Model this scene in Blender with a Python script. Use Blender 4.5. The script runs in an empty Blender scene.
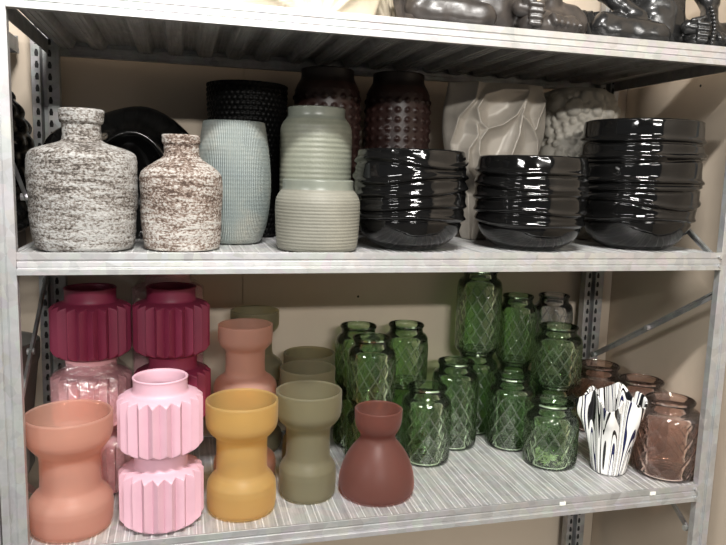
import bpy, bmesh, math, random
import numpy as np
from mathutils import Vector, Matrix, noise as mnoise
PI = math.pi
sc = bpy.context.scene
C = sc.collection

# ------------------------------------------------------------------ helpers
def link_mesh(name, verts, faces, mat, parent=None, smooth=True, loc=None):
    me = bpy.data.meshes.new(name)
    me.from_pydata([tuple(v) for v in verts], [], faces)
    me.update()
    if smooth:
        me.polygons.foreach_set('use_smooth', [True] * len(me.polygons))
    o = bpy.data.objects.new(name, me)
    C.objects.link(o)
    if mat: me.materials.append(mat)
    if parent: o.parent = parent
    if loc: o.location = loc
    return o

def thing(name, label, cat, loc=(0, 0, 0), group=None, rotz=0):
    o = bpy.data.objects.new(name, None)
    C.objects.link(o)
    o.empty_display_size = .02
    o.location = loc
    o.rotation_euler = (0, 0, rotz)
    o['label'] = label; o['category'] = cat
    if group: o['group'] = group
    return o

def dup(root, loc, label, rotz=0, group=None):
    r = root.copy(); C.objects.link(r)
    r.location = loc; r.rotation_euler = (0, 0, rotz); r['label'] = label
    if group: r['group'] = group
    for ch in list(root.children):
        c = ch.copy(); C.objects.link(c); c.parent = r
        for g in list(ch.children):
            d = g.copy(); C.objects.link(d); d.parent = c
    return r

class MB:
    """collects boxes and extrusions into one mesh"""
    def __init__(s): s.v = []; s.f = []
    def box(s, x0, x1, y0, y1, z0, z1):
        b = len(s.v)
        s.v += [(x0,y0,z0),(x1,y0,z0),(x1,y1,z0),(x0,y1,z0),(x0,y0,z1),(x1,y0,z1),(x1,y1,z1),(x0,y1,z1)]
        s.f += [(b,b+3,b+2,b+1),(b+4,b+5,b+6,b+7),(b,b+1,b+5,b+4),(b+1,b+2,b+6,b+5),(b+2,b+3,b+7,b+6),(b+3,b,b+4,b+7)]
    def prism(s, pts, a, b_, axis):
        """closed 2D polygon extruded along axis from a to b_"""
        n = len(pts); k = len(s.v)
        for t in (a, b_):
            for (p, q) in pts:
                s.v.append((t,p,q) if axis == 'x' else (p,t,q) if axis == 'y' else (p,q,t))
        s.f += [(k+i, k+(i+1) % n, k+n+(i+1) % n, k+n+i) for i in range(n)]
        s.f += [tuple(k+i for i in range(n))[::-1], tuple(k+n+i for i in range(n))]
    def bar(s, A, B, w, t, side=(1, 0, 0)):
        """flat bar from A to B, thin along side"""
        A, B, sd = Vector(A), Vector(B), Vector(side).normalized()
        d = (B-A).normalized(); u = d.cross(sd).normalized()
        b = len(s.v)
        for P in (A, B):
            for (i, j) in ((-1,-1),(1,-1),(1,1),(-1,1)):
                s.v.append(tuple(P + sd*(i*t/2) + u*(j*w/2)))
        s.f += [(b,b+1,b+2,b+3),(b+7,b+6,b+5,b+4),(b,b+4,b+5,b+1),(b+1,b+5,b+6,b+2),(b+2,b+6,b+7,b+3),(b+3,b+7,b+4,b)]
    def build(s, name, mat, parent=None, bevel=0, smooth=False):
        o = link_mesh(name, s.v, s.f, mat, parent, smooth)
        bm = bmesh.new(); bm.from_mesh(o.data)
        bmesh.ops.recalc_face_normals(bm, faces=bm.faces)
        bm.to_mesh(o.data); bm.free()
        if bevel:
            m = o.modifiers.new('bevel', 'BEVEL'); m.width = bevel; m.segments = 2; m.limit_method = 'ANGLE'
        return o

def chaikin(p, it=2):
    for _ in range(it):
        q = [p[0]]
        for a, b in zip(p[:-1], p[1:]):
            q.append((a[0]*.75+b[0]*.25, a[1]*.75+b[1]*.25))
            q.append((a[0]*.25+b[0]*.75, a[1]*.25+b[1]*.75))
        q.append(p[-1]); p = q
    return p

def resample(p, ds):
    out = [p[0]]
    for a, b in zip(p[:-1], p[1:]):
        L = math.hypot(b[0]-a[0], b[1]-a[1])
        n = max(1, int(math.ceil(L/ds)))
        for i in range(1, n+1):
            out.append((a[0]+(b[0]-a[0])*i/n, a[1]+(b[1]-a[1])*i/n))
    return out

def sil(rows, h, rmax):
    """silhouette rows (level, half width) from foot to lip, scaled to height h and radius rmax"""
    y0, y1 = rows[0][0], rows[-1][0]; m = max(r for _, r in rows)
    return [(r*rmax/m, (y0-y)/(y0-y1)*h) for y, r in rows]

def vessel(parent, prof, t, mat, seg=64, ds=.004, disp=None, split=None, names=('body',), smooth_it=2,
           mats=None, zdisp=None, sx=1, sy=1, ridge=None):
    """hollow turned vessel of wall thickness t; prof = outer (r, z) from foot edge to lip.
       split: heights at which the wall is cut into separately named parts"""
    p = chaikin([(0, 0)] + [(prof[0][0]*.6, 0)] + list(prof), smooth_it)
    p = resample(p, ds)
    n = len(p)
    inner = []
    for i in range(n):
        a = p[max(0, i-1)]; b = p[min(n-1, i+1)]
        dr, dz = b[0]-a[0], b[1]-a[1]; L = math.hypot(dr, dz) or 1
        nr, nz = dz/L, -dr/L
        inner.append((max(0.0, p[i][0]-nr*t), p[i][1]-nz*t))
    inner[0] = (0, t)
    lipr, lipz = (p[-1][0]+inner[-1][0])/2, p[-1][1]+t*.35
    inner[-1] = (p[-1][0]-t, p[-1][1])
    ring_ids = list(range(n))
    cuts = [0]
    for s_ in (split or []):
        cuts.append(min(range(n), key=lambda i: abs(p[i][1]-s_) + (10 if i < n*0.2 else 0)))
    cuts.append(n-1)
    th = [2*PI*k/seg for k in range(seg)]
    out = []
    for ci in range(len(cuts)-1):
        a, b = cuts[ci], cuts[ci+1]
        rings = []
        last = ci == len(cuts)-2
        for i in range(a, b+1): rings.append((p[i], True))
        if last:
            rings.append(((lipr, lipz), False))
        else: rings.append(None)
        for i in range(b, a-1, -1): rings.append((inner[i], False))
        V, F = [], []
        prev = None
        for R in rings:
            if R is None: prev = None; continue
            (r, z), outer = R
            if r < 1e-6:
                V.append((0, 0, z)); cur = [len(V)-1]
            else:
                cur = []
                for k in range(seg):
                    rr = r; zz = z
                    if disp: rr = r + disp(th[k], z, r, outer)
                    if zdisp: zz = z + zdisp(th[k], z, r)
                    V.append((rr*math.cos(th[k])*sx, rr*math.sin(th[k])*sy, zz)); cur.append(len(V)-1)
            if prev is not None:
                if len(prev) == 1 and len(cur) > 1:
                    F += [(prev[0], cur[(k+1) % seg], cur[k]) for k in range(seg)]
                elif len(cur) == 1 and len(prev) > 1:
                    F += [(prev[k], prev[(k+1) % seg], cur[0]) for k in range(seg)]
                elif len(cur) > 1:
                    F += [(prev[k], prev[(k+1) % seg], cur[(k+1) % seg], cur[k]) for k in range(seg)]
            prev = cur
        m = mats[ci] if mats else mat
        ob = link_mesh(names[ci], V, F, m, parent)
        if ridge and ci == 0:
            rm, rf = ridge; ob.data.materials.append(rm)
            for pl in ob.data.polygons:
                c = pl.center
                if rf(math.atan2(c.y, c.x) % (2*PI), c.z, math.hypot(c.x, c.y)): pl.material_index = 1
        out.append(ob)
    return out

def smoothstep(a, b, x):
    t = min(1, max(0, (x-a)/(b-a))); return t*t*(3-2*t)

# ------------------------------------------------------------------ materials
def newmat(name):
    m = bpy.data.materials.new(name); m.use_nodes = True
    nt = m.node_tree; b = nt.nodes['Principled BSDF']
    return m, nt, b
def N(nt, t, **kw):
    n = nt.nodes.new(t)
    for k, v in kw.items():
        if k in n.inputs: n.inputs[k].default_value = v
        else: setattr(n, k, v)
    return n
def ramp(nt, fac, stops, interp='LINEAR'):
    r = nt.nodes.new('ShaderNodeValToRGB'); e = r.color_ramp.elements; r.color_ramp.interpolation = interp
    while len(e) < len(stops): e.new(.5)
    for el, (p, c) in zip(e, stops):
        el.position = p; el.color = (*c, 1)
    nt.links.new(fac, r.inputs[0]); return r
def coords(nt, scale=(1, 1, 1)):
    tc = nt.nodes.new('ShaderNodeTexCoord'); mp = nt.nodes.new('ShaderNodeMapping')
    mp.inputs['Scale'].default_value = scale
    nt.links.new(tc.outputs['Object'], mp.inputs[0]); return mp.outputs[0]
def bump(nt, b, h, strength=.4, dist=.002):
    n = N(nt, 'ShaderNodeBump', Strength=strength, Distance=dist)
    nt.links.new(h, n.inputs['Height']); nt.links.new(n.outputs[0], b.inputs['Normal']); return n

def plain(name, col, rough=.5, metal=0, coat=0, noise_amt=.12, scale=30, bmp=0.0, spec=.5):
    m, nt, b = newmat(name)
    c = coords(nt); n = N(nt, 'ShaderNodeTexNoise', Scale=scale, Detail=5)
    nt.links.new(c, n.inputs['Vector'])
    lo = tuple(x*(1-noise_amt) for x in col); hi = tuple(min(1, x*(1+noise_amt)) for x in col)
    r = ramp(nt, n.outputs['Fac'], [(.3, lo), (.7, hi)])
    nt.links.new(r.outputs[0], b.inputs['Base Color'])
    b.inputs['Roughness'].default_value = rough; b.inputs['Metallic'].default_value = metal
    b.inputs['Coat Weight'].default_value = coat; b.inputs['Coat Roughness'].default_value = .04
    b.inputs['Specular IOR Level'].default_value = spec
    if bmp: bump(nt, b, n.outputs['Fac'], bmp, .002)
    return m

def steel(name, base=(.40, .415, .42), rough=.42, streak=(3, 3, 3), metal=.55, contrast=.16):
    m, nt, b = newmat(name)
    c = coords(nt, streak)
    n = N(nt, 'ShaderNodeTexNoise', Scale=9, Detail=8, Roughness=.65); nt.links.new(c, n.inputs['Vector'])
    v = N(nt, 'ShaderNodeTexVoronoi', Scale=55); nt.links.new(coords(nt), v.inputs['Vector'])
    mx = N(nt, 'ShaderNodeMix', data_type='RGBA'); mx.inputs[0].default_value = .12
    r = ramp(nt, n.outputs['Fac'], [(.3, tuple(x*(1-contrast) for x in base)), (.7, tuple(x*(1+contrast) for x in base))])
    nt.links.new(r.outputs[0], mx.inputs[6]); nt.links.new(v.outputs['Color'], mx.inputs[7])
    bw = nt.nodes.new('ShaderNodeHueSaturation'); bw.inputs['Saturation'].default_value = .25
    nt.links.new(mx.outputs[2], bw.inputs['Color']); nt.links.new(bw.outputs[0], b.inputs['Base Color'])
    b.inputs['Metallic'].default_value = metal; b.inputs['Roughness'].default_value = rough
    bump(nt, b, n.outputs['Fac'], .15, .001)
    return m

M_steel = steel('galvanised_steel')
M_steel_d = steel('dark_back_steel', (.30, .30, .30), .45, contrast=.3)  # darker, more mottled steel for back posts, back and side beams, braces
M_deck = steel('scratched_deck_steel', (.47, .475, .465), .5, (22, .9, 4), .5, .34)
M_rib = steel('polished_rib', (.62, .63, .62), .4, (3, 3, 3), .2, .1)
M_dark = plain('slot_dark', (.012, .012, .012), .8)

# painted board wall: beige, faint mottling
def wallmat(name, a, b_):
    m, nt, b = newmat(name)
    c = coords(nt); n = N(nt, 'ShaderNodeTexNoise', Scale=3.5, Detail=8, Roughness=.6); nt.links.new(c, n.inputs['Vector'])
    r = ramp(nt, n.outputs['Fac'], [(.3, a), (.7, b_)]); nt.links.new(r.outputs[0], b.inputs['Base Color'])
    b.inputs['Roughness'].default_value = .75
    n2 = N(nt, 'ShaderNodeTexNoise', Scale=120, Detail=3); nt.links.new(c, n2.inputs['Vector'])
    bump(nt, b, n2.outputs['Fac'], .12, .001)
    return m
M_wall = wallmat('beige_board', (.50, .42, .33), (.56, .475, .38))
M_floor = plain('concrete_floor', (.14, .135, .125), .6, scale=4)
M_ceil = plain('grey_ceiling', (.10, .10, .10), .9, scale=3)

def distressed(name, dark, mid, light, thr):
    m, nt, b = newmat(name)
    c1 = coords(nt, (1, 1, 8))
    n1 = N(nt, 'ShaderNodeTexNoise', Scale=16, Detail=8, Roughness=.72, Distortion=.25); nt.links.new(c1, n1.inputs['Vector'])
    n2 = N(nt, 'ShaderNodeTexNoise', Scale=230, Detail=4, Roughness=.6); nt.links.new(coords(nt, (1, 1, 1.6)), n2.inputs['Vector'])
    n3 = N(nt, 'ShaderNodeTexNoise', Scale=9, Detail=3); nt.links.new(coords(nt), n3.inputs['Vector'])
    a = N(nt, 'ShaderNodeMath', operation='MULTIPLY_ADD'); a.inputs[1].default_value = .62
    nt.links.new(n2.outputs['Fac'], a.inputs[0])
    s = N(nt, 'ShaderNodeMath', operation='MULTIPLY'); s.inputs[1].default_value = .62
    nt.links.new(n1.outputs['Fac'], s.inputs[0]); nt.links.new(s.outputs[0], a.inputs[2])
    a2 = N(nt, 'ShaderNodeMath', operation='MULTIPLY_ADD'); a2.inputs[1].default_value = .25
    nt.links.new(n3.outputs['Fac'], a2.inputs[0]); nt.links.new(a.outputs[0], a2.inputs[2])
    r = ramp(nt, a2.outputs[0], [(thr-.13, dark), (thr-.05, mid), (thr+.035, light), (thr+.16, tuple(min(1, x*1.18) for x in light))])
    nt.links.new(r.outputs[0], b.inputs['Base Color']); b.inputs['Roughness'].default_value = .82
    b.inputs['Specular IOR Level'].default_value = .25
    bump(nt, b, a2.outputs[0], .8, .003)
    return m
M_bottle1 = distressed('whitewashed_clay', (.045, .038, .033), (.185, .165, .148), (.345, .345, .335), .765)
M_bottle2 = distressed('whitewashed_brown_clay', (.062, .042, .033), (.205, .155, .128), (.40, .385, .36), .77)

def ribbed(name, c1, c2, c3, vertical=True, freq=150, rough=.45):
    m, nt, b = newmat(name)
    c = coords(nt)
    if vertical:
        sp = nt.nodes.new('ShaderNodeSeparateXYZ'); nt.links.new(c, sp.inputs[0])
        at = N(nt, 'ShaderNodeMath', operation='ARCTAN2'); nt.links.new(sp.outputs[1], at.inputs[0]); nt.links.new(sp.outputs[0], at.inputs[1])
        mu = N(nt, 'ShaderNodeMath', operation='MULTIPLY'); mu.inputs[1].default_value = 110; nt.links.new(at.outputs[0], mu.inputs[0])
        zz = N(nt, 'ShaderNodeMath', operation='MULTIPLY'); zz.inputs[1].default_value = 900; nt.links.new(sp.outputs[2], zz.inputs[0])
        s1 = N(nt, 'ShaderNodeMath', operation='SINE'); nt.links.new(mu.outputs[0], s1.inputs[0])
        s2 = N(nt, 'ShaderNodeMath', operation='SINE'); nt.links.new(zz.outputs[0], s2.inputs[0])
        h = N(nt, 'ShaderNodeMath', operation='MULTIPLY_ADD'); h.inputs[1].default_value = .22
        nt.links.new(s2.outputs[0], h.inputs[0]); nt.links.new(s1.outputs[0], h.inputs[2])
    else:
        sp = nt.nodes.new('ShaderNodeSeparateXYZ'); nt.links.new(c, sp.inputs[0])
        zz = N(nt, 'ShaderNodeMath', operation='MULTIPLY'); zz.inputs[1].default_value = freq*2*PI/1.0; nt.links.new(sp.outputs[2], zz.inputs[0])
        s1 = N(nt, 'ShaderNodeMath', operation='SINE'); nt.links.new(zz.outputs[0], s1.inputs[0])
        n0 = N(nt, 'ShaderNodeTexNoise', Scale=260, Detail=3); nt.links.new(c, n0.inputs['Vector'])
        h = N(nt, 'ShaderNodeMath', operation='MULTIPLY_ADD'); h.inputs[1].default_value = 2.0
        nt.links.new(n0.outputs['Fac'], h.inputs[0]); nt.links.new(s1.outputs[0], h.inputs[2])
    n = N(nt, 'ShaderNodeTexNoise', Scale=11, Detail=6, Roughness=.6); nt.links.new(c, n.inputs['Vector'])
    r = ramp(nt, n.outputs['Fac'], [(.3, c1), (.5, c2), (.7, c3)])
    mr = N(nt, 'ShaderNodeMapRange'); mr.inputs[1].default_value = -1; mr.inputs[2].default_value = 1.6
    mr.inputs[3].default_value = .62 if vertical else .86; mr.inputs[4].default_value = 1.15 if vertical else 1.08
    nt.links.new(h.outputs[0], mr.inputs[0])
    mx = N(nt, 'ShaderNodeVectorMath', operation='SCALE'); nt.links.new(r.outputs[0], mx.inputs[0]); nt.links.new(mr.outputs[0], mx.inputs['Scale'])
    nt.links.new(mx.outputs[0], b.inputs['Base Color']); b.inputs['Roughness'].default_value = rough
    bump(nt, b, h.outputs[0], .5 if vertical else .22, .0012)
    return m
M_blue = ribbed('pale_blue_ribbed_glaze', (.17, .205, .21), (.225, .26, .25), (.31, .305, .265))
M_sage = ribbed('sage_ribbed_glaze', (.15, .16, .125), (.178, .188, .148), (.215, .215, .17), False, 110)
M_stone = ribbed('grey_green_stoneware', (.15, .148, .12), (.178, .175, .145), (.215, .21, .172), False, 190, .6)
M_sage_rim = plain('sage_glaze_rim', (.17, .185, .155), .3)

M_black = plain('black_gloss_glaze', (.004, .004, .004), .07, noise_amt=.1, spec=.4)
M_black2 = plain('black_ceramic', (.004, .004, .004), .14, noise_amt=.1, spec=.4)
M_bead = plain('black_beaded', (.003, .003, .003), .42, spec=.12)
M_hob = plain('dark_brown_hobnail', (.028, .012, .010), .42, noise_amt=.35, scale=25)
M_hobrim = plain('near_black_brown', (.014, .009, .008), .4)
M_pearl = plain('pearl_cream_ceramic', (.46, .42, .365), .38, metal=.1, coat=.1, noise_amt=.06)
M_bubble = plain('matt_cream_bubbles', (.50, .47, .41), .55, noise_amt=.07)
M_pink = plain('pale_pink_matt', (.60, .37, .44), .55, noise_amt=.03)
M_magenta = plain('magenta_matt', (.20, .020, .055), .5, noise_amt=.05)
M_dusty = plain('dusty_pink_matt', (.62, .33, .36), .55, noise_amt=.05)
M_statue = plain('bronze_grey_resin', (.034, .029, .026), .36, noise_amt=.45, scale=40, bmp=.5)
M_statue2 = plain('black_resin', (.012, .012, .012), .25, noise_amt=.3, scale=50, bmp=.3)
M_grey_pot = plain('grey_pot', (.20, .19, .17), .6)
M_chip = plain('pale_wood_chips', (.92, .86, .68), .8, noise_amt=.3, scale=80)
M_label = plain('white_sticker', (.85, .87, .80), .5, noise_amt=.02)
M_cream = plain('cream_carved_stone', (.50, .44, .34), .6, noise_amt=.2, scale=22)

def frosted(name, col, trans=.45, tcol=None):
    """satin frosted coloured glass: scatters, lets light through, faint sheen"""
    m, nt, b = newmat(name)
    tcol = tcol or col
    c = coords(nt); n = N(nt, 'ShaderNodeTexNoise', Scale=7, Detail=3); nt.links.new(c, n.inputs['Vector'])
    r = ramp(nt, n.outputs['Fac'], [(.3, tuple(x*.94 for x in col)), (.7, tuple(min(1, x*1.05) for x in col))])
    nt.links.new(r.outputs[0], b.inputs['Base Color']); b.inputs['Roughness'].default_value = .42
    b.inputs['Sheen Weight'].default_value = .35; b.inputs['Sheen Roughness'].default_value = .4
    tl = N(nt, 'ShaderNodeBsdfTranslucent'); tl.inputs[0].default_value = (*tcol, 1)
    tp = N(nt, 'ShaderNodeBsdfTransparent'); tp.inputs[0].default_value = (*[min(1, x*1.15) for x in tcol], 1)
    m1 = nt.nodes.new('ShaderNodeMixShader'); m1.inputs[0].default_value = trans
    nt.links.new(b.outputs[0], m1.inputs[1]); nt.links.new(tl.outputs[0], m1.inputs[2])
    m2 = nt.nodes.new('ShaderNodeMixShader'); m2.inputs[0].default_value = .52
    nt.links.new(m1.outputs[0], m2.inputs[1]); nt.links.new(tp.outputs[0], m2.inputs[2])
    nt.links.new(m2.outputs[0], nt.nodes['Material Output'].inputs[0])
    return m
M_salmon = frosted('frosted_salmon_glass', (.74, .54, .47), .5, (.86, .62, .50))
M_amber = frosted('frosted_amber_glass', (.66, .55, .28), .5, (.88, .70, .28))
M_olive = frosted('frosted_olive_glass', (.38, .365, .27), .5, (.58, .53, .32))
M_redv = frosted('frosted_rust_glass', (.23, .13, .11), .42, (.66, .27, .15))

def glass(name, light, dark, milk=.05, rough=.045, ior=1.55):
    """thin pressed glass: clear seen square on, deeper in colour where it turns edge on, mirror glints by Fresnel"""
    m, nt, b = newmat(name)
    lw = N(nt, 'ShaderNodeLayerWeight', Blend=.5)
    r = ramp(nt, lw.outputs['Facing'], [(0, light), (.66, tuple((a*4+b_)/5 for a, b_ in zip(light, dark))), (.95, dark)])
    tp = N(nt, 'ShaderNodeBsdfTransparent'); nt.links.new(r.outputs[0], tp.inputs[0])
    df = N(nt, 'ShaderNodeBsdfTranslucent'); df.inputs[0].default_value = (*light, 1)
    m0 = nt.nodes.new('ShaderNodeMixShader'); m0.inputs[0].default_value = milk
    nt.links.new(tp.outputs[0], m0.inputs[1]); nt.links.new(df.outputs[0], m0.inputs[2])
    gl = N(nt, 'ShaderNodeBsdfGlossy', Roughness=rough); gl.inputs[0].default_value = (1, 1, 1, 1)
    fr = N(nt, 'ShaderNodeFresnel', IOR=ior)
    m1 = nt.nodes.new('ShaderNodeMixShader')
    nt.links.new(fr.outputs[0], m1.inputs[0]); nt.links.new(m0.outputs[0], m1.inputs[1]); nt.links.new(gl.outputs[0], m1.inputs[2])
    nt.links.new(m1.outputs[0], nt.nodes['Material Output'].inputs[0])
    return m
M_green = glass('green_pressed_glass', (.83, .935, .78), (.44, .60, .36), .05)
M_green_r = glass('green_ridge_glint', (.70, .84, .64), (.38, .56, .36), .30, .22, 2.0)  # ridge glints put into the material: milkier, shinier glass on the lattice faces
M_peach = glass('peach_pressed_glass', (.99, .885, .835), (.93, .68, .58), .14)
M_peach_r = glass('peach_ridge_glint', (.92, .70, .61), (.78, .50, .42), .25, .22, 2.0)
M_clear = glass('clear_pressed_glass', (.93, .94, .95), (.5, .52, .54), .03)
M_clear_r = glass('clear_ridge_glint', (.8, .82, .84), (.5, .52, .54), .25, .22, 2.0)

def film():
    m, nt, b = newmat('clear_plastic_film')
    b.inputs['Base Color'].default_value = (.75, .72, .73, 1); b.inputs['Roughness'].default_value = .12
    c = coords(nt); n = N(nt, 'ShaderNodeTexNoise', Scale=45, Detail=4, Distortion=1.5); nt.links.new(c, n.inputs['Vector'])
    bump(nt, b, n.outputs['Fac'], 1, .01)
    tp = N(nt, 'ShaderNodeBsdfTransparent'); m1 = nt.nodes.new('ShaderNodeMixShader'); m1.inputs[0].default_value = .72
    gl = N(nt, 'ShaderNodeBsdfGlossy', Roughness=.15); gl.inputs[0].default_value = (.9, .9, .9, 1)
    bp = [x for x in nt.nodes if x.type == 'BUMP'][0]; nt.links.new(bp.outputs[0], gl.inputs['Normal'])
    nt.links.new(gl.outputs[0], m1.inputs[1]); nt.links.new(tp.outputs[0], m1.inputs[2])
    nt.links.new(m1.outputs[0], nt.nodes['Material Output'].inputs[0])
    return m
M_film = film()

def striped():
    m, nt, b = newmat('black_white_swirled_glass')
    c = coords(nt); sp = nt.nodes.new('ShaderNodeSeparateXYZ'); nt.links.new(c, sp.inputs[0])
    at = N(nt, 'ShaderNodeMath', operation='ARCTAN2'); nt.links.new(sp.outputs[1], at.inputs[0]); nt.links.new(sp.outputs[0], at.inputs[1])
    cs = N(nt, 'ShaderNodeMath', operation='COSINE'); sn = N(nt, 'ShaderNodeMath', operation='SINE')
    nt.links.new(at.outputs[0], cs.inputs[0]); nt.links.new(at.outputs[0], sn.inputs[0])
    zm = N(nt, 'ShaderNodeMath', operation='MULTIPLY'); zm.inputs[1].default_value = 1.6; nt.links.new(sp.outputs[2], zm.inputs[0])
    cb = nt.nodes.new('ShaderNodeCombineXYZ')
    nt.links.new(cs.outputs[0], cb.inputs[0]); nt.links.new(sn.outputs[0], cb.inputs[1]); nt.links.new(zm.outputs[0], cb.inputs[2])
    n = N(nt, 'ShaderNodeTexNoise', Scale=2.5, Detail=0, Roughness=.4, Distortion=.8); nt.links.new(cb.outputs[0], n.inputs['Vector'])
    w = (.86, .86, .84); k = (.008, .008, .010)
    r = ramp(nt, n.outputs['Fac'], [(0, k), (.25, w), (.32, k), (.37, w), (.42, k), (.465, w), (.52, k), (.545, w), (.585, (.015, .017, .07)), (.62, w), (.67, k), (.74, w)], 'CONSTANT')
    nt.links.new(r.outputs[0], b.inputs['Base Color']); b.inputs['Roughness'].default_value = .12
    b.inputs['Coat Weight'].default_value = .4
    return m
M_stripe = striped()

# ------------------------------------------------------------------ the setting
W, D = 1.2, .428
Z0, Z1, Z2 = .8266, 1.283, 1.6504      # deck tops
LIP = .033
def struct(name, mb, mat):
    o = mb.build(name, mat); o['kind'] = 'structure'; return o
m = MB()                                 # board panels with a thin joint between them
xs = [-2.6, -.86, .357, 1.285]
for a, b in zip(xs[:-1], xs[1:]): m.box(a+.0008, b-.0008, .452, .47, 0, 2.9)
m.box(-2.6, 1.285, .455, .5, 0, 2.9)
struct('wall_back', m, M_wall)
m = MB(); m.box(1.285, 1.34, -1.9, .5, 0, 2.9); struct('wall_right', m, M_wall)
m = MB(); m.box(-6, 4, -8, .6, -.05, 0); struct('floor', m, M_floor)
m = MB(); m.box(-6, 4, -8, .6, 2.9, 2.95); struct('ceiling', m, M_ceil)
def screw(x, y, z, ax):
    bm = bmesh.new(); bmesh.ops.create_icosphere(bm, subdivisions=2, radius=.0028)
    for v in bm.verts: v.co = (v.co.x*.4 if ax else v.co.x, v.co.y if ax else v.co.y*.4, v.co.z)
    me = bpy.data.meshes.new('screw'); bm.to_mesh(me); bm.free(); me.materials.append(M_dark)
    o = bpy.data.objects.new('screw', me); C.objects.link(o); o.location = (x, y, z); return o
for x, y, z, ax, wn in [(1.2845, .20, 1.612, 1, 'wall_right'), (.62, .4515, 1.128, 0, 'wall_back')]:
    o = screw(x, y, z, ax); o.parent = bpy.data.objects[wn]

# ------------------------------------------------------------------ racks
random.seed(4)
def front_post(root, x0, inner, z1=1.95):
    """x0 = left edge, width 35 mm; inner = +1 when the bay lies to its right"""
    m = MB(); x1 = x0+.035
    pr = [(x0, 0), (x0, .014), (x0+.002, .014), (x0+.002, .002), (x0+.012, .002), (x0+.013, .006), (x0+.019, .006),
          (x0+.020, .002), (x1-.002, .002), (x1-.002, .014), (x1, .014), (x1, 0), (x0+.022, 0), (x0+.021, .004), (x0+.012, .004), (x0+.011, 0)]
    m.prism(pr, 0, z1, 'z')
    return m.build('post', M_steel, root, .0006)
def back_post(root, x0, z1=1.95):
    m = MB(); x1 = x0+.05; ya, yb = D-.022, D
    pr = [(x0, ya), (x0+.016, ya), (x0+.018, yb-.004), (x0+.026, yb-.004), (x0+.028, ya), (x1, ya), (x1, yb), (x1-.002, yb),
          (x1-.002, ya+.002), (x0+.030, ya+.002), (x0+.028, yb), (x0+.016, yb), (x0+.014, ya+.002), (x0+.002, ya+.002), (x0+.002, yb), (x0, yb)]
    m.prism(pr, 0, z1, 'z')
    post = m.build('post', M_steel_d, root, .0006)
    s = MB(); z = .05
    while z < z1-.05:
        for xc in (x0+.0105, x0+.0335):
            s.prism([(xc-.0028, z), (xc+.0028, z), (xc+.0036, z+.006), (xc+.0018, z+.013), (xc-.0018, z+.013), (xc-.0036, z+.006)], ya-.0006, ya+.001, 'y')
        z += .022
    s.build('slot', M_dark, post)
    return post
def shelf(root, xa, xb, z, seams, seed, ov=0):
    rnd = random.Random(seed)
    # front and back beam, rolled profile with two steps
    pf = [(0, z-.0005), (0, z-.011), (.004, z-.0114), (.004, z-.0134), (0, z-.0138), (-.0005, z-.0215), (.002, z-.0222), (.002, z-.0232), (-.0035, z-.0245),
          (-.0035, z-LIP), (.010, z-LIP), (.010, z-LIP+.002), (-.001, z-LIP+.002), (.0015, z-.020), (.0015, z-.003), (.0035, z-.003), (.0035, z-.0005)]
    m = MB(); m.prism(pf, xa, xb, 'x'); m.build('front_beam', M_steel, root, .0005)
    m = MB(); m.prism([(D-y, q) for y, q in pf], xa, xb, 'x'); m.build('back_beam', M_steel_d, root, .0005)
    xa -= ov; xb += ov; z -= .004
    for x0, x1 in ((xa, xa+.002), (xb-.002, xb)):
        m = MB(); m.box(x0, x1, .006, D-.006, z-LIP+.004, z-.002); m.build('side_beam', M_steel_d, root)
    e = [xa+.003] + [s for s in seams if xa < s < xb] + [xb-.003]
    for a, b in zip(e[:-1], e[1:]):
        m = MB(); m.box(a+.00015, b-.00015, .0018, D-.0018, z-.0016, z)
        # pressed channels under the panel
        x = a+.012
        while x < b-.05:
            m.prism([(x, z-.0016), (x+.006, z-.014), (x+.030, z-.014), (x+.036, z-.0016)], .012, D-.012, 'y')
            for k in (.012, .022):
                m.box(x+k, x+k+.002, .014, D-.014, z-.0155, z-.0139)
            x += .058
        p = m.build('deck_panel', M_deck, root)
        r = MB(); x = a+.006
        while x < b-.004:                      # narrow rolled ribs on the tread
            w = rnd.uniform(.0009, .0020)
            r.prism([(x-w/2-.0003, z), (x+w/2+.0003, z), (x+w/2, z+.0007), (x-w/2, z+.0007)], .002, D-.004, 'y')
            x += rnd.choice([.007, .0115, .018, .023, .012])
        rr = r.build('rib', M_rib, p); rr['kind'] = 'stuff'
def brace(root, x, A, B, name='brace'):
    m = MB(); m.bar((x, A[0], A[1]), (x, B[0], B[1]), .013, .002)
    m.bar((x-.002, A[0], A[1]+.005), (x-.002, B[0], B[1]+.005), .003, .004)
    b = m.build(name, M_steel_d, root)
    for P in (A, B, ((A[0]+B[0])/2, (A[1]+B[1])/2)):
        k = MB(); n = 8
        k.prism([(P[0]+.006*math.cos(2*PI*i/n), P[1]+.006*math.sin(2*PI*i/n)) for i in range(n)], x-.008, x+.004, 'x')
        k.build('bolt', M_steel, b)

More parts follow.
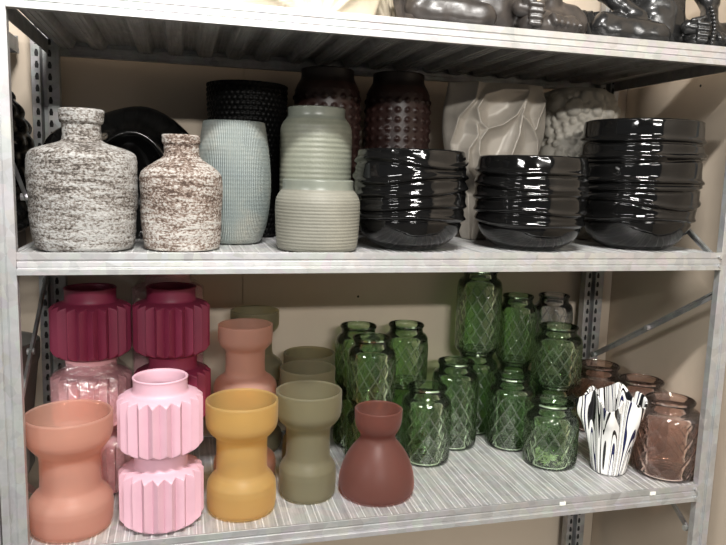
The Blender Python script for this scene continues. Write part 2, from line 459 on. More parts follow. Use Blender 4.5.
rack = thing('shelving_rack', 'wide galvanised steel rack whose three shelves carry the vases, jars and black bowls', 'shelving', (0, 0, 0))
front_post(rack, -.035, 1); front_post(rack, W, -1)
back_post(rack, -.048); back_post(rack, W-.02)
for z, sd in ((Z0, 1), (Z1, 2), (Z2, 3)):
    shelf(rack, .0, W, z, (.13, .43, .73, 1.03), sd, .018)
for A, B in (((.03, .72), (.17, .809)), ((.39, .985), (.012, 1.205)), ((.02, 1.262), (.39, 1.48))):
    brace(rack, W+.012, A, B)
for A, B in (((.03, .965), (.39, 1.205)), ((.39, 1.235), (.03, 1.47)), ((.03, .94), (.39, .70))):
    brace(rack, -.026, A, B)
for x, z in ((.905, Z0-.0105), (1.098, Z0-.0085)):
    m = MB(); m.box(x-.006, x+.006, -.0012, .0004, z-.0032, z+.0032); o = m.build('price_sticker_scrap', M_label, rack)
for (y, z) in ((.002, Z0-.008), (.002, Z0-.025), (.002, Z1-.008), (.002, Z1-.025)):
    m = MB(); n = 8; m.prism([(W-.006+.003*math.cos(2*PI*i/n), z+.003*math.sin(2*PI*i/n)) for i in range(n)], -.006, .002, 'y')
    m.build('corner_clip', M_steel, rack)

rack2 = thing('shelving_rack', 'neighbouring steel rack glimpsed past the left upright, holding a black dimpled vase', 'shelving', (0, 0, 0))
front_post(rack2, -.0725, -1); front_post(rack2, -1.31, 1); back_post(rack2, -1.32)
for z, sd in ((Z0, 5), (Z1, 6), (Z2, 7)):
    shelf(rack2, -1.275, -.0725, z, (-1.0, -.7, -.4), sd)

E_ = -.0030   # the tread lies 4 mm below the rolled edge of the beam
# ------------------------------------------------------------------ middle shelf
g = 'whitewashed clay bottle vases'
t = thing('bottle_vase', 'larger whitewashed grey clay bottle vase at the left end of the middle shelf', 'vase', (.081, .084, Z1+E_), g)
pr = sil([(252,45),(247,49),(225,51.5),(200,53),(170,53.5),(157,53.3),(152,51),(148,44),(144.5,32),(141.5,22),(139,18.8),(123,18.2),(121.5,21.5),(109,22)], .211, .080)
wob = lambda th, z, r, o: .0006*math.sin(3*th+z*90)+.0005*mnoise.noise((math.cos(th)*3, math.sin(th)*3, z*160))*2
vessel(t, pr, .005, M_bottle1, 96, .003, wob, [.169], ('body', 'neck'), smooth_it=1)
t = thing('bottle_vase', 'smaller whitewashed brown clay bottle vase, right of the larger grey one', 'vase', (.2275, .088, Z1+E_), g)
pr = sil([(250,36.5),(246,38),(230,39.5),(200,40.5),(180,41),(172.5,40),(167,35),(161,26),(157,19.5),(154,17.5),(143,17),(142,18.5),(134,18.8)], .179, .0645)
vessel(t, pr, .005, M_bottle2, 96, .003, wob, [.147], ('body', 'neck'), smooth_it=1)

t = thing('tapered_vase', 'tall pale blue ribbed ceramic vase standing behind the smaller clay bottle', 'vase', (.317, .187, Z1+E_))
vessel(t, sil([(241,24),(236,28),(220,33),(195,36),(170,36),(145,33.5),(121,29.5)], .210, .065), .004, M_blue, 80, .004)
t = thing('ribbed_jar_vase', 'tall sage green ribbed ceramic vase behind the squat stoneware jar', 'vase', (.467, .209, Z1+E_))
pr = sil([(236,33),(230,36),(200,37),(160,37),(128,37),(122,35),(117,31),(115,29),(107,29.5)], .243, .066)
rib1 = lambda th, z, r, o: (.0002*math.sin(z*800) if o and z < .21 else 0)
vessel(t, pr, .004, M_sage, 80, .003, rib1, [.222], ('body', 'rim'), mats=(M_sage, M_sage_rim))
t = thing('squat_jar', 'squat grey-green stoneware jar with a smooth rim at the front of the middle shelf', 'jar', (.447, .0755, Z1+E_))
pr = sil([(251,38),(247,41),(225,42.5),(203,43),(196,41.5),(190,37.5),(188.5,35.5),(179,35.5)], .115, .071)
vessel(t, pr, .004, M_stone, 80, .003, lambda th, z, r, o: (.0002*math.sin(z*900) if o and z < .095 else 0), [.100], ('body', 'rim'), mats=(M_stone, M_sage_rim))

# black wrapped planters
def planter(name, label, x, y, rows, h, r, creases, seed, rot=0):
    rnd = random.Random(seed)
    t = thing(name, label, 'planter', (x, y, Z1+E_), 'black glazed planters with wrapped bands', rot)
    cr = [(z*h, rnd.uniform(.002, .009), rnd.uniform(0, 6.28), rnd.choice([1, 1, 2]), rnd.uniform(.8, 1.3)) for z in creases]
    def disp(th, z, rr, outer):
        if not outer: return 0
        d = 0
        for (zc, a, ph, k, s) in cr:
            q = z - (zc + a*math.sin(k*th+ph) + .0015*math.sin(3*th+ph*2))
            d += s*(.0042*math.exp(-((q-.0045)/.0045)**2) - .0034*math.exp(-((q+.001)/.0022)**2))
        d += .0012*mnoise.noise((math.cos(th)*4+seed, math.sin(th)*4, z*40))
        return d*smoothstep(.004, .03, z)*smoothstep(h, h-.006, z)
    vessel(t, sil(rows, h, r), .006, M_black, 144, .0022, disp)
    return t
planter('planter_pot', 'black glossy planter with wrapped bands, leftmost of the three, beside the stoneware jar', .617, .103,
        [(248,25),(245,33),(238,43),(226,51),(212,54),(195,55),(175,55),(160,54),(148,52.5)], .169, .098, (.30, .42, .56, .70, .86), 3)
planter('planter_pot', 'black glossy planter with wrapped bands, middle and smallest looking of the three', .853, .106,
        [(249,29),(246,36),(239,45),(227,52),(212,55),(195,56),(175,56),(164,55),(153,53.5)], .166, .1015, (.28, .40, .55, .66, .82), 8)
planter('planter_pot', 'largest black glossy banded planter, at the right end of the middle shelf', 1.091, .120,
        [(247,28),(244,37),(236,46),(224,53),(210,57),(190,59),(160,59),(140,58.5),(120,57.5)], .240, .1115, (.22, .36, .48, .52, .68, .73, .84), 11)

# beaded black basket vase
t = thing('beaded_vase', 'black vase covered in tiny beads, behind the pale blue vase', 'vase', (.353, .338, Z1+E_))
def bead(nt_, rows_h, amp):
    def f(th, z, r, outer):
        if not outer: return 0
        row = z/rows_h; k = math.floor(row)
        u = th*nt_/(2*PI) + (.5 if k % 2 else 0)
        a = (u-math.floor(u)-.5)*2; b = (row-k-.5)*2
        q = 1-(a*a+b*b)
        return amp*math.sqrt(q) if q > 0 else 0
    return f
vessel(t, [(.062, 0), (.066, .01), (.068, .1), (.072, .2), (.076, .26), (.076, .292)], .005, M_bead, 264, .0014, bead(44, .0095, .0028))
# hobnail vases
def hobnail(label, x, y, h):
    t = thing('hobnail_vase', label, 'vase', (x, y, Z1+E_), 'dark brown hobnail vases')
    def f(th, z, r, outer):
        if not outer or z > h-.040 or z < .012: return 0
        row = z/.019; k = math.floor(row)
        u = th*22/(2*PI)
        a = (u-math.floor(u)-.5)*3.3; b = (row-k-.5)*3.3
        q = 1-(a*a+b*b)
        return .0034*q if q > 0 else 0
    pr = [(.050, 0), (.060, .008), (.066, .03), (.067, .15), (.067, h-.055), (.064, h-.036), (.056, h-.022), (.053, h-.016), (.053, h)]
    vessel(t, pr, .005, M_hob, 176, .0024, f, [h-.026], ('body', 'rim'), mats=(M_hob, M_hobrim))
hobnail('dark brown hobnail vase directly behind the tall sage vase', .513, .340, .331)
hobnail('dark brown hobnail vase behind the leftmost black planter', .662, .340, .331)

# relief panel vases (superellipse body with raised veins on both faces)
def seg_dist(px, pz, pts):
    best = 9
    for (ax, az), (bx, bz) in zip(pts[:-1], pts[1:]):
        dx, dz = bx-ax, bz-az; L = dx*dx+dz*dz or 1e-9
        t = max(0, min(1, ((px-ax)*dx+(pz-az)*dz)/L))
        best = min(best, math.hypot(px-ax-t*dx, pz-az-t*dz))
    return best
def relief_vase(root, h, wid, dep, veins, mat, nx=240, nz=150, amp=.005, dish=.016):
    """wid(v) = half width at height fraction v; dep = half depth"""
    V, F = [], []
    for j in range(nz+1):
        v = j/nz; hw = wid(v); dp = dep*(.55+.45*math.sin(min(1, v*1.6+.15)*PI/2))*smoothstep(1.25, .85, v)
        for i in range(nx):
            hN = nx//2; t_ = 1-2*(i % hN)/hN; s = 1 if i < hN else -1
            if s < 0: t_ = -t_
            xf = .5*math.sin(PI/2*t_)+.5*t_
            x = hw*xf; yb = max(0, 1-xf**4)**.5; y = dp*s*yb
            z = v*h
            d = min(seg_dist(x, z, p) for p in veins)
            k = amp*math.exp(-(d/.0035)**1.5) - dish*math.sin(PI/2*min(1, d/.026))
            y += s*k*min(1, yb*1.5)
            V.append((x, y, z))
    for j in range(nz):
        for i in range(nx):
            F.append((j*nx+i, j*nx+(i+1) % nx, (j+1)*nx+(i+1) % nx, (j+1)*nx+i))
    b = len(V)
    F.append(tuple(range(nx))[::-1])
    for i in range(nx):                       # opening: lip turned in and down
        x, y, z = V[nz*nx+i]; V.append((x*.86, y*.6, z-.002))
    for i in range(nx):
        x, y, z = V[nz*nx+i]; V.append((x*.80, y*.5, z-.08))
    for k in range(2):
        r0 = nz*nx if k == 0 else b; r1 = b if k == 0 else b+nx
        for i in range(nx): F.append((r0+i, r0+(i+1) % nx, r1+(i+1) % nx, r1+i))
    F.append(tuple(b+nx+i for i in range(nx)))
    return link_mesh('body', V, F, mat, root)
def q(pts): return [((340+x/3.63-494)/500, (238-(50+y/3.63))/500) for x, y in pts]
veins = [q([(660,128),(645,170),(632,215),(625,290),(600,365),(560,430),(520,520),(500,640),(490,690)]),
         q([(655,130),(560,132),(490,155),(462,205),(478,255),(505,275),(560,258),(610,222),(645,160)]),
         q([(505,275),(478,315),(476,360),(500,410),(540,450)]),
         q([(635,225),(672,262),(702,310),(708,380),(680,450)]),
         q([(470,108),(455,170),(400,235),(380,330),(400,420),(450,520),(470,690)]),
         q([(462,260),(470,300),(440,350),(440,420),(480,500)]), q([(735,160),(700,230),(690,270)]),
         q([(560,430),(640,470),(700,560),(600,640)])]
t = thing('leaf_relief_vase', 'pearly cream vase with large swirling leaf relief, behind the black planters', 'vase', (.855, .285, Z1+E_), rotz=-.12)
def wl(v): return .052+.052*math.sin(min(1, v*1.35)*PI/2)+.006*math.sin(v*9+1)
relief_vase(t, .318, wl, .055, veins, M_pearl)

t = thing('bubble_vase', 'matt cream vase with round bubble relief, behind the largest black planter', 'vase', (1.079, .338, Z1+E_))
rnd = random.Random(5)
R_, H_ = .086, .322
bub = []
for _ in range(6000):
    a, z, r = rnd.uniform(0, 2*PI), rnd.uniform(.01, H_-.012), rnd.choice([.020, .013, .010, .008, .007])
    if all(math.hypot(((a-b[0]+PI) % (2*PI)-PI)*R_, z-b[1]) > (r+b[2])*.84 for b in bub): bub.append((a, z, r))
bub_np = np.array(bub)
def bubf(th, z, r, outer):
    if not outer or z < .002: return 0
    da = ((th-bub_np[:, 0]+PI) % (2*PI)-PI)*R_
    qq = 1-(da*da+(z-bub_np[:, 1])**2)/(bub_np[:, 2]**2)
    k = np.sqrt(np.clip(qq, 0, None))*bub_np[:, 2]*.68
    return float(k.max())
vessel(t, [(.060, 0), (.070, .01), (.081, .06), (.084, .16), (.084, .26), (.080, .295), (.071, .315), (.060, .322)], .006, M_bubble, 240, .0022, bubf)

# black sculptural vase behind the bottles
t = thing('sculptural_vase', 'glossy black wave-shaped vase lying behind the two clay bottles', 'vase', (.130, .262, Z1+E_))
V, F = [], []; nu, nv = 96, 60
for j in range(nv+1):
    ph = PI*j/nv
    for i in range(nu):
        a = 2*PI*i/nu
        ca, sa = math.cos(a), math.sin(a)
        x = .143*math.sin(ph)**.8*math.copysign(abs(ca)**.8, ca); z = .113+.113*math.sin(ph)**.8*math.copysign(abs(sa)**.8, sa)
        y = -.058*math.cos(ph)
        # folded shell: crescent ridge curling over a dished hollow
        rx, rz = (x-.008)/.075, (z-.085)/.095
        rr = math.hypot(rx, rz); ang = math.atan2(rz, rx)
        y += (.030*math.exp(-((rr-1)/.13)**2)*(-1 if y < 0 else 0)) + (.030*smoothstep(1, .4, rr) if y < 0 else 0)
        z *= 1+.05*math.sin(x*28+.6)
        V.append((x, y*.9, max(0, z)))
for j in range(nv):
    for i in range(nu): F.append((j*nu+i, (j+1)*nu+i, (j+1)*nu+(i+1) % nu, j*nu+(i+1) % nu))
link_mesh('shell', V, F, M_black2, t)
# dimpled black vase in the neighbour bay
t = thing('dimpled_vase', 'black vase with big round dimples on the neighbouring rack, far left edge', 'vase', (-.136, .325, Z1+E_))
def dim(th, z, r, outer):
    if not outer: return 0
    row = z/.030; k = math.floor(row); u = th*14/(2*PI)+(.5 if k % 2 else 0)
    a = (u-math.floor(u)-.5)*2; b = (row-k-.5)*2
    return .007*max(0, 1-(a*a+b*b))
vessel(t, [(.06, 0), (.085, .01), (.098, .06), (.10, .14), (.094, .20), (.07, .25), (.055, .265), (.05, .268)], .006, M_black2, 112, .004, dim)

# ------------------------------------------------------------------ lower shelf: frosted vases
def spool(name, label, loc, rows, h, r, mat, group):
    t = thing(name, label, 'vase', loc, group)
    vessel(t, sil(rows, h, r), .0035, mat, 80, .0035, smooth_it=1)
    return t
gs = 'frosted glass spool vases'
A_rows = [(523,34),(519,38.5),(510,40),(496,40.5),(489,37),(483,30),(478,28.8),(465,28.5),(450,28.5),(446,30),(441,35),(434,40),(425,41.5),(410,41.5)]
C_rows = [(505,30),(502,33.5),(495,34.5),(478,34.5),(472,31),(467,26),(463,25),(450,25),(435,25),(431,26),(427,31),(421,35),(412,35.5),(397,35.5)]
D_rows = [(490,26),(487,28.5),(480,29.5),(463,29.5),(458,27),(453,23),(448,22.3),(436,22),(424,22.3),(420,24),(416,29),(410,33),(402,33.5),(387,33.5)]
S_rows = [(505,31),(502,37),(495,39),(480,39),(473,34),(467,26),(463,24.5),(450,24),(435,24),(431,25),(427,29),(421,33),(412,33.5),(397,33.5)]
spool('spool_vase', 'frosted salmon glass vase at the front left corner of the lower shelf', (.049, .081, Z0+E_), A_rows, .192, .067, M_salmon, gs)
spool('spool_vase', 'frosted amber yellow glass vase between the pink jars and the olive vase', (.324, .091, Z0+E_), C_rows, .196, .0615, M_amber, gs)
spool('spool_vase', 'frosted olive glass vase at the shelf front, right of the amber one', (.446, .124, Z0+E_), D_rows, .196, .0595, M_olive, gs)
g2 = 'frosted vases stacked behind the amber vase'
sb = spool('spool_vase', 'upper salmon frosted vase of the stack behind the amber vase', (.341, .226, Z0+E_+.150), S_rows, .1475, .0595, M_salmon, g2)
dup(sb, (.341, .226, Z0+E_), 'lower salmon frosted vase seen around the waist of the amber vase')
ob = spool('spool_vase', 'upper dark olive frosted vase, the rearmost, standing tallest against the back wall', (.372, .358, Z0+E_+.150), S_rows, .1475, .0585, M_olive, g2)
dup(ob, (.372, .358, Z0+E_), 'lower dark olive frosted vase beneath the tall rear one')
o = spool('spool_vase', 'olive frosted vase just behind the front olive vase', (.464, .242, Z0+E_), D_rows, .204, .0545, M_olive, g2)
dup(o, (.487, .352, Z0+E_), 'olive frosted vase against the wall, rearmost of the row of three')
t = thing('hourglass_vase', 'rust red frosted glass vase with a round skirt and cupped mouth', 'vase', (.573, .107, Z0+E_))
vessel(t, sil([(489,33),(486,36.5),(480,38),(468,36.5),(455,32),(444,25),(437,18.5),(433,16.8),(430,17.5),(425,21),(418,23),(406,23.5)], .160, .071), .0035, M_redv, 80, .004)

# pleated jars
JH, JR = .1225, .0685
def pleated(name, label, loc, mat, group, wrapped=False):
    t = thing(name, label, 'jar', loc, group)
    n = 20
    def f(th, z, r, outer):
        zf = z/JH
        if zf > .82 or zf < .004: return 0
        u = th*n/(2*PI); tri = abs(2*(u-math.floor(u))-1)         # 1 at valley
        lim = JR*(1-.155*tri)-(0 if outer else .004)
        return min(r, lim)-r
    prof = [(.050, 0), (.056, .0015), (.066, .008), (.0715, .018), (.0715, .034), (.0715, .068), (.0715, .082), (.067, .0905), (.056, .0955), (.048, .0975),
            (.0445, .099), (.0432, .104), (.0432, .118), (.0445, JH)]
    pb = vessel(t, prof, .004, mat, 240, .0022, f, [.0985], ('body', 'neck'), smooth_it=1)
    pb[0].data.set_sharp_from_angle(angle=math.radians(16))
    if wrapped:
        V, F = [], []; nu, nv = 96, 44
        pf = resample([(.0450, JH-.007), (.047, JH-.010), (.060, .100), (.0715, .088), (.0715, .020), (.062, .006)], .005)
        for j, (r, z) in enumerate(pf):
            for i in range(nu):
                a = 2*PI*i/nu
                k = 1+.035*mnoise.noise((math.cos(a)*3.5, math.sin(a)*3.5, z*45))+.02*mnoise.noise((math.cos(a)*9, math.sin(a)*9, z*120))
                k = min(1.0, max(k, .962))
                V.append((r*k*math.cos(a), r*k*math.sin(a), z+.003*mnoise.noise((math.cos(a)*5, math.sin(a)*5, r*60))))
        for j in range(len(pf)-1):
            for i in range(nu): F.append((j*nu+i, j*nu+(i+1) % nu, (j+1)*nu+(i+1) % nu, (j+1)*nu+i))
        link_mesh('plastic_wrap', V, F, M_film, t)
    return t
z = Z0+E_
gp = 'pleated ceramic jars stacked at the left of the lower shelf'
pk = pleated('pleated_jar', 'pale pink pleated jar on top of the front stack', (.1905, .079, z+JH+.002), M_pink, gp)
dup(pk, (.1905, .079, z), 'pale pink pleated jar at the bottom of the front stack', .1)
mg = pleated('pleated_jar', 'magenta pleated jar topping the stack nearest the left upright', (.0685, .226, z+2*(JH+.0020)), M_magenta, gp)
dup(mg, (.2065, .226, z+2*(JH+.0020)), 'magenta pleated jar topping the second stack, behind the pale pink jars', .12)
dup(mg, (.2085, .226, z+JH+.0020), 'magenta pleated jar in the middle of the second stack, mostly hidden', .2)
wr = pleated('pleated_jar', 'dusty pink pleated jar in clear plastic wrap, directly under the left magenta jar', (.0675, .226, z+JH+.0020), M_dusty, gp, True)
dup(wr, (.0685, .226, z-.002+.002), 'plastic-wrapped dusty pink jar at the bottom, seen between salmon vase and pink jars', .15)
dup(wr, (.198, .372, z+2*(JH+.006)), 'plastic-wrapped dusty pink jar in the rear stack by the back wall', .3)
dup(wr, (.198, .372, z+JH+.006), 'plastic-wrapped dusty pink jar second from top in the rear stack', .2)

# ------------------------------------------------------------------ pressed glass jars
def lattice(h, n, ph, amp, top, R):
    def f(th, z, r, outer):
        if not outer or z > top: return 0
        m_ = smoothstep(.006, .012, z)*smoothstep(top, top-.006, z)
        u = th*n/(2*PI); v = z/ph
        a = (u+v) % 1; b = (u-v) % 1
        a = min(a, 1-a); b = min(b, 1-b)
        return m_*amp*(max(math.exp(-(a/.085)**2), math.exp(-(b/.085)**2))-.3)
    return f
def jar(label, loc, h, R, mat, group, n=14, rimr=.80, rot=0, name='glass_jar'):
    t = thing(name, label, 'jar', loc, group, rot)
    nk = h-.026
    prof = [(R*.90, 0), (R*.97, .002), (R, .008), (R, nk-.010), (R*.985, nk-.003), (R*.90, nk+.004), (R*(rimr-.03), nk+.008),
            (R*(rimr-.05), nk+.012), (R*(rimr-.05), h-.006), (R*rimr, h-.005), (R*(rimr+.01), h-.0025), (R*rimr, h-.0003), (R*(rimr-.02), h)]
    def isr(th, z, r):
        if z > nk-.014 or z < .010 or r < R-.0014: return False
        u = th*n/(2*PI); v = z/.036; a = (u+v) % 1; b = (u-v) % 1
        return min(a, 1-a, b, 1-b) < .060
    rm = {M_green: M_green_r, M_peach: M_peach_r, M_clear: M_clear_r}[mat]
    vessel(t, prof, .0028, mat, 210, .0018, lattice(h, n, .036, .0018, nk-.010, R), [nk+.003], ('body', 'neck'), ridge=(rm, isr), smooth_it=1)
    return t
gg = 'green diamond-pattern glass jars'
z = Z0+E_
JT, JM, JS = .187, .156, .130
A = jar('green glass jar at the front, just right of the rust red vase', (.713, .234, z), JM, .051, M_green, gg)
dup(A, (.926, .274, z), 'green glass jar standing behind the one holding wood chips', .2)
B = jar('tall green glass jar on the shelf, second from the rust red vase', (.803, .302, z), JT, .0500, M_green, gg, rot=.1)
dup(B, (.884, .378, z), 'tall green glass jar at the bottom of the highest stack', .25)
dup(B, (.884, .378, z+JT+.003), 'tallest-standing green glass jar whose neck reaches the middle shelf', .4)
Dj = jar('small green glass jar holding pale wood chips, nearest the shelf front', (.967, .170, z), JS, .0545, M_green, gg, rot=.3)
S = jar('lower short green glass jar of the left rear stack by the wall', (.592, .345, z), JS, .0485, M_green, gg)
dup(S, (.592, .345, z+JS+.003), 'upper green glass jar of the stack behind and left, nearest the olive vases', .1)
dup(S, (.592, .233, z), 'lower green glass jar hidden behind the rust red vase', .2)
dup(S, (.592, .233, z+JS+.003), 'upper green glass jar rising directly behind the rust red vase', .35)
dup(S, (.700, .345, z), 'lower green glass jar behind the first front green jar', .25)
dup(S, (.700, .345, z+JS+.003), 'upper green glass jar by the back wall, above the first front green jar', .15)
G2 = jar('upper green glass jar right of the tallest one, in front of the wall', (.985, .384, z+.159), JM, .045, M_green, gg)
dup(G2, (.985, .384, z), 'lower green glass jar beneath the one right of the tallest', .3)
G3 = jar('upper green glass jar nearest the right rear upright', (1.036, .283, z+JS+.003), JS, .0535, M_green, gg, rot=.2)
dup(G3, (1.036, .283, z), 'lower green glass jar beside the black and white vase', .1)
gc = 'clear glass jars behind the green ones'
cl = jar('clear glass jar poking up behind the rightmost upper green jar', (1.078, .383, z+.159), JM, .045, M_clear, gc)
dup(cl, (1.078, .383, z), 'clear glass jar at the base of the rear stack by the upright', .3)
gpz = 'peach diamond-pattern glass jars'
P = jar('peach glass jar at the front right corner of the lower shelf', (1.179, .082, z), .153, .0630, M_peach, gpz, n=12, rimr=.76)
dup(P, (1.206, .212, z), 'peach glass jar just behind the front corner one, against the side', .2)
dup(P, (1.183, .339, z), 'rearmost peach glass jar, nearest the right rear upright', .4)
# wood chips in the small front jar
rnd = random.Random(9); m = MB()
for _ in range(60):
    a, r = rnd.uniform(PI*.75, PI*1.65), .032*math.sqrt(rnd.random())+.008
    c = Vector((.967+r*math.cos(a)*.9, .170+r*math.sin(a)*.9, z+.0055+rnd.uniform(0, .018)))
    d = Vector((rnd.uniform(-1, 1), rnd.uniform(-1, 1), rnd.uniform(-.5, .5))).normalized()*rnd.uniform(.004, .008)
    m.bar(c-d, c+d, rnd.uniform(.002, .004), .0015, (rnd.uniform(-.3, .3), rnd.uniform(-.3, .3), 1))
o = m.build('wood_chips', M_chip); o['kind'] = 'stuff'; o['label'] = 'pale wood chips lying in the small front green jar'; o['category'] = 'wood chips'

# black and white ruffled vase
t = thing('ruffled_vase', 'black and white swirled glass vase with a ruffled handkerchief rim', 'vase', (1.066, .107, z))
def ruf(th, z_, r, outer):
    k = smoothstep(.03, .155, z_)
    return k*(.0095*math.sin(5*th+.8)+.004*math.sin(9*th+2.0)+.003*math.sin(3*th))
def rufz(th, z_, r):
    k = smoothstep(.09, .155, z_)
    return -k*(.012+.012*math.sin(5*th+.8)+.006*math.sin(3*th+1.2))
vessel(t, [(.030, 0), (.034, .004), (.040, .04), (.047, .08), (.053, .115), (.056, .145), (.060, .168)], .004, M_stripe, 160, .003, ruf, zdisp=rufz)

# grey pot in the neighbour bay
t = thing('flower_pot', 'grey tapered flower pot on the neighbouring rack, lower left edge', 'pot', (-.114, .30, z))
vessel(t, [(.055, 0), (.058, .004), (.078, .22), (.083, .225), (.083, .26)], .005, M_grey_pot, 64, .006, None, [.222], ('body', 'rim'))

for o in C.objects:
    if o.parent is None and o.get('category') in ('vase', 'jar', 'planter', 'wood chips'):
        lo = o.location
        if o.get('category') == 'wood chips' or lo.z < 1.25: o.location.y -= .006; o.location.x += .002
        else: o.location.y -= .005; o.location.x += .001
# ------------------------------------------------------------------ top shelf: statues and carved stones
def blob(name, root, parts, mat, vox=.004, disp=0):
    """parts: capsules (A, B, ra, rb) fused into one continuous surface"""
    bm = bmesh.new()
    for A, B, ra, rb in parts:
        A, B = Vector(A), Vector(B); L = (B-A).length
        n = max(2, int(L/(min(ra, rb)*.45))+1)
        for i in range(n+1):
            f = i/n; c = A.lerp(B, f); r = ra+(rb-ra)*f
            bmesh.ops.create_icosphere(bm, subdivisions=2, radius=r, matrix=Matrix.Translation(c))
            if L < 1e-6: break
    me = bpy.data.meshes.new(name); bm.to_mesh(me); bm.free()
    tmp = bpy.data.objects.new(name, me); C.objects.link(tmp)
    rm = tmp.modifiers.new('r', 'REMESH'); rm.mode = 'VOXEL'; rm.voxel_size = vox; rm.use_smooth_shade = True
    sm = tmp.modifiers.new('s', 'SMOOTH'); sm.factor = .6; sm.iterations = 4
    dg = bpy.context.evaluated_depsgraph_get()
    me2 = bpy.data.meshes.new_from_object(tmp.evaluated_get(dg)); me2.name = name
    bpy.data.objects.remove(tmp)
    for v in me2.vertices:
        if disp: v.co += v.normal*disp*mnoise.noise(v.co*38)
        v.co.z = max(0, v.co.z)
    me2.materials.clear(); me2.materials.append(mat)
    me2.polygons.foreach_set('use_smooth', [True]*len(me2.polygons))
    o = bpy.data.objects.new(name, me2); C.objects.link(o); o.parent = root; return o

def statue(label, loc, mat, s=1.0, mirror=1, beads=False):
    t = thing('seated_statue', label, 'statue', loc, 'carved seated statues on the top shelf')
    X = lambda x, y, z_: (x*mirror*s, y*s, z_*s)
    P_ = [(X(0,.03,.05), X(0,.03,.16), .075*s, .060*s), (X(0,.03,.16), X(0,.03,.205), .060*s, .030*s), (X(0,.03,.205), X(0,.03,.225), .026*s, .026*s),
          (X(0,.02,.262), X(0,.03,.262), .043*s, .045*s),
          (X(-.075,.03,.19), X(.075,.03,.19), .030*s, .030*s),
          (X(-.095,.03,.185), X(-.125,.01,.115), .026*s, .022*s), (X(-.125,.01,.115), X(-.075,-.035,.065), .021*s, .016*s),
          (X(.095,.03,.185), X(.125,.01,.115), .026*s, .022*s), (X(.125,.01,.115), X(.10,-.03,.060), .021*s, .016*s),
          # thighs out to the knees, shins folded across in front
          (X(-.05,.02,.04), X(-.140,-.02,.038), .042*s, .034*s), (X(.05,.02,.04), X(.140,-.02,.038), .042*s, .034*s),
          (X(-.140,-.02,.036), X(-.04,-.055,.030), .034*s, .024*s), (X(.140,-.02,.036), X(.05,-.05,.030), .033*s, .022*s)]
    blob('body', t, P_, mat, .0045*s, .004)
    # foot with five toes turned up beside the knee
    ft = [(X(.06,-.060,.020), X(.118,-.064,.024), .017*s, .019*s)]
    for k in range(5):
        ft.append((X(.080+.012*k,-.074,.036-.002*k), X(.081+.012*k,-.082,.026-.001*k), (.0075-.0006*k)*s, (.0068-.0006*k)*s))
    blob('foot', t, ft, mat, .0022*s)
    # hand resting on the shin: palm, four fingers and a thumb
    hd = [(X(.030,-.050,.050), X(.052,-.062,.044), .015*s, .014*s)]
    for k in range(4):
        zz = .054-.0105*k
        hd.append((X(.040,-.070,zz), X(.058-.002*abs(k-1),-.078,zz-.002), .0055*s, .0048*s))
    hd.append((X(.030,-.064,.060), X(.050,-.072,.066), .006*s, .005*s))
    blob('hand', t, hd, mat, .0018*s)
    # robe folds spread over the knee and shelf
    V, F = [], []; nu, nv = 60, 20
    for j in range(nv+1):
        for i in range(nu+1):
            u, v = i/nu, j/nv
            x = -.185+.10*u; y = -.045-.030*v*math.sin(PI*min(1, .2+u))+.003*math.sin(u*38+v*5)
            zz = .075*(1-v)**1.4+.0015
            y += .05*(1-v)
            V.append(X(x, y, zz))
    b = len(V)
    V += [(p[0], p[1]+.006, p[2]) for p in V]
    w = nu+1
    for j in range(nv):
        for i in range(nu):
            a0 = j*w+i; F.append((a0, a0+1, a0+w+1, a0+w)); F.append((b+a0, b+a0+w, b+a0+w+1, b+a0+1))
    for i in range(nu): F.append((i, b+i, b+i+1, i+1)); e = nv*w+i; F.append((e, e+1, b+e+1, b+e))
    for j in range(nv): a0 = j*w; F.append((a0, a0+w, b+a0+w, b+a0)); a0 = j*w+nu; F.append((a0, b+a0, b+a0+w, a0+w))
    link_mesh('robe_fold', V, F, mat, t)
    if beads:
        bm = bmesh.new()
        for k in range(12):
            a = k/11
            bmesh.ops.create_icosphere(bm, subdivisions=2, radius=.0055*s, matrix=Matrix.Translation(Vector(X(.062+.006*math.sin(a*4), -.072-.016*a, .085-.078*a))))
        me = bpy.data.meshes.new('beads'); bm.to_mesh(me); bm.free(); me.materials.append(mat)
        me.polygons.foreach_set('use_smooth', [True]*len(me.polygons))
        o = bpy.data.objects.new('beads', me); C.objects.link(o); o.parent = t
    return t
statue('brown grey carved statue with folded legs, left of the darker one on the top shelf', (.764, .115, Z2+E_), M_statue, 1.0)
statue('blackish carved statue with beads at its hand, right end of the top shelf', (1.106, .112, Z2+E_), M_statue2, .92, 1, True)

def leafstone(label, x, y, hw, seed):
    t = thing('carved_leaf_vase', label, 'vase', (x, y, Z2+E_), 'cream carved leaf vases on the top shelf')
    rnd = random.Random(seed); vs = []
    for k in range(7):
        x0 = -hw+2*hw*k/6; vs.append([(hw*.2, -.01), (x0*.8, .06+.02*rnd.random()), (x0*1.1, .16), (x0*.7, .26)])
    relief_vase(t, .26, lambda v: hw*(.80+.2*math.sin(min(1, v*2)*PI/2)), .05, vs, M_cream, 140, 70, .006, .008)
leafstone('wide cream carved leaf vase on the top shelf, its foot cut by the photo edge', .405, .085, .160, 2)
leafstone('narrower cream carved vase squeezed between the wide one and the brown statue', .592, .20, .052, 6)

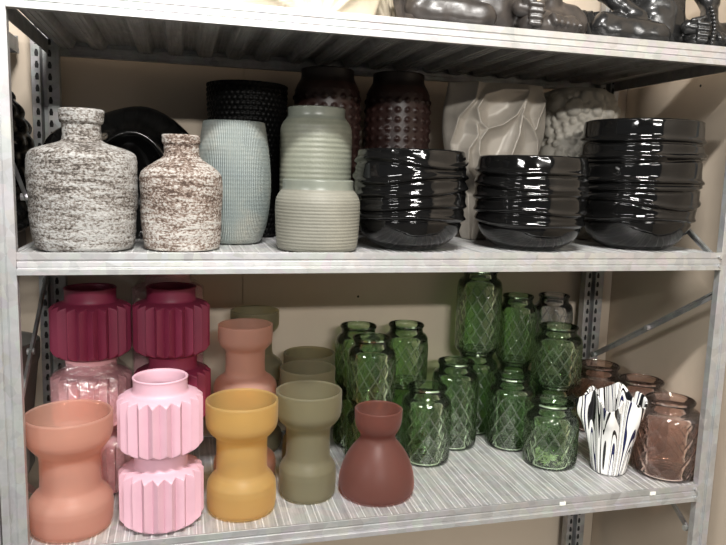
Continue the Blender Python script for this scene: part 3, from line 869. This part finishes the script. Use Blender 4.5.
# ------------------------------------------------------------------ light
def area(name, loc, sx, sy, power, col, target):
    L = bpy.data.lights.new(name, 'AREA'); L.shape = 'RECTANGLE'; L.size = sx; L.size_y = sy
    L.energy = power; L.color = col
    o = bpy.data.objects.new(name, L); C.objects.link(o); o.location = loc
    d = Vector(target)-Vector(loc); o.rotation_euler = d.to_track_quat('-Z', 'Y').to_euler()
    return o
area('ceiling_tube_far', (.3, -4.6, 2.74), 1.5, .12, 120, (1, .97, .92), (.6, 0, 1.2))
area('ceiling_tube_near', (.35, -1.1, 2.7), .5, .08, 64, (1, .97, .93), (.5, .1, 1.1))
area('ceiling_tube_side', (-2.6, -2.4, 2.6), 1.2, .15, 50, (1, .98, .95), (.6, 0, 1.3))
w = bpy.data.worlds.new('world'); sc.world = w; w.use_nodes = True
w.node_tree.nodes['Background'].inputs[0].default_value = (.93, .96, 1, 1)
w.node_tree.nodes['Background'].inputs[1].default_value = .12

# ------------------------------------------------------------------ camera
f_px, yaw, pit, roll = 691.32, .2576, .1415, .0297
cy, sy, cp, sp = math.cos(yaw), math.sin(yaw), math.cos(pit), math.sin(pit)
fw = Vector((sy*cp, cy*cp, -sp)); r = Vector((cy, -sy, 0)); u = r.cross(fw)
r2 = r*math.cos(roll)+u*math.sin(roll); u2 = -r*math.sin(roll)+u*math.cos(roll)
cam = bpy.data.cameras.new('camera'); co = bpy.data.objects.new('camera', cam); C.objects.link(co)
M = Matrix((r2, u2, -fw)).transposed().to_4x4(); M.translation = Vector((.2293, -1.0689, 1.4078))
co.matrix_world = M
cam.sensor_fit = 'HORIZONTAL'; cam.sensor_width = 36; cam.lens = f_px*36/726; cam.clip_start = .01
sc.camera = co
vs = sc.view_settings
vs.view_transform = 'Standard'; vs.look = 'None'; vs.gamma = 1; vs.use_curve_mapping = False; vs.exposure = 0
cyc = sc.cycles
cyc.max_bounces = 20; cyc.transmission_bounces = 16; cyc.transparent_max_bounces = 48; cyc.glossy_bounces = 6; cyc.diffuse_bounces = 4
cyc.use_denoising = True; cyc.sample_clamp_indirect = 4
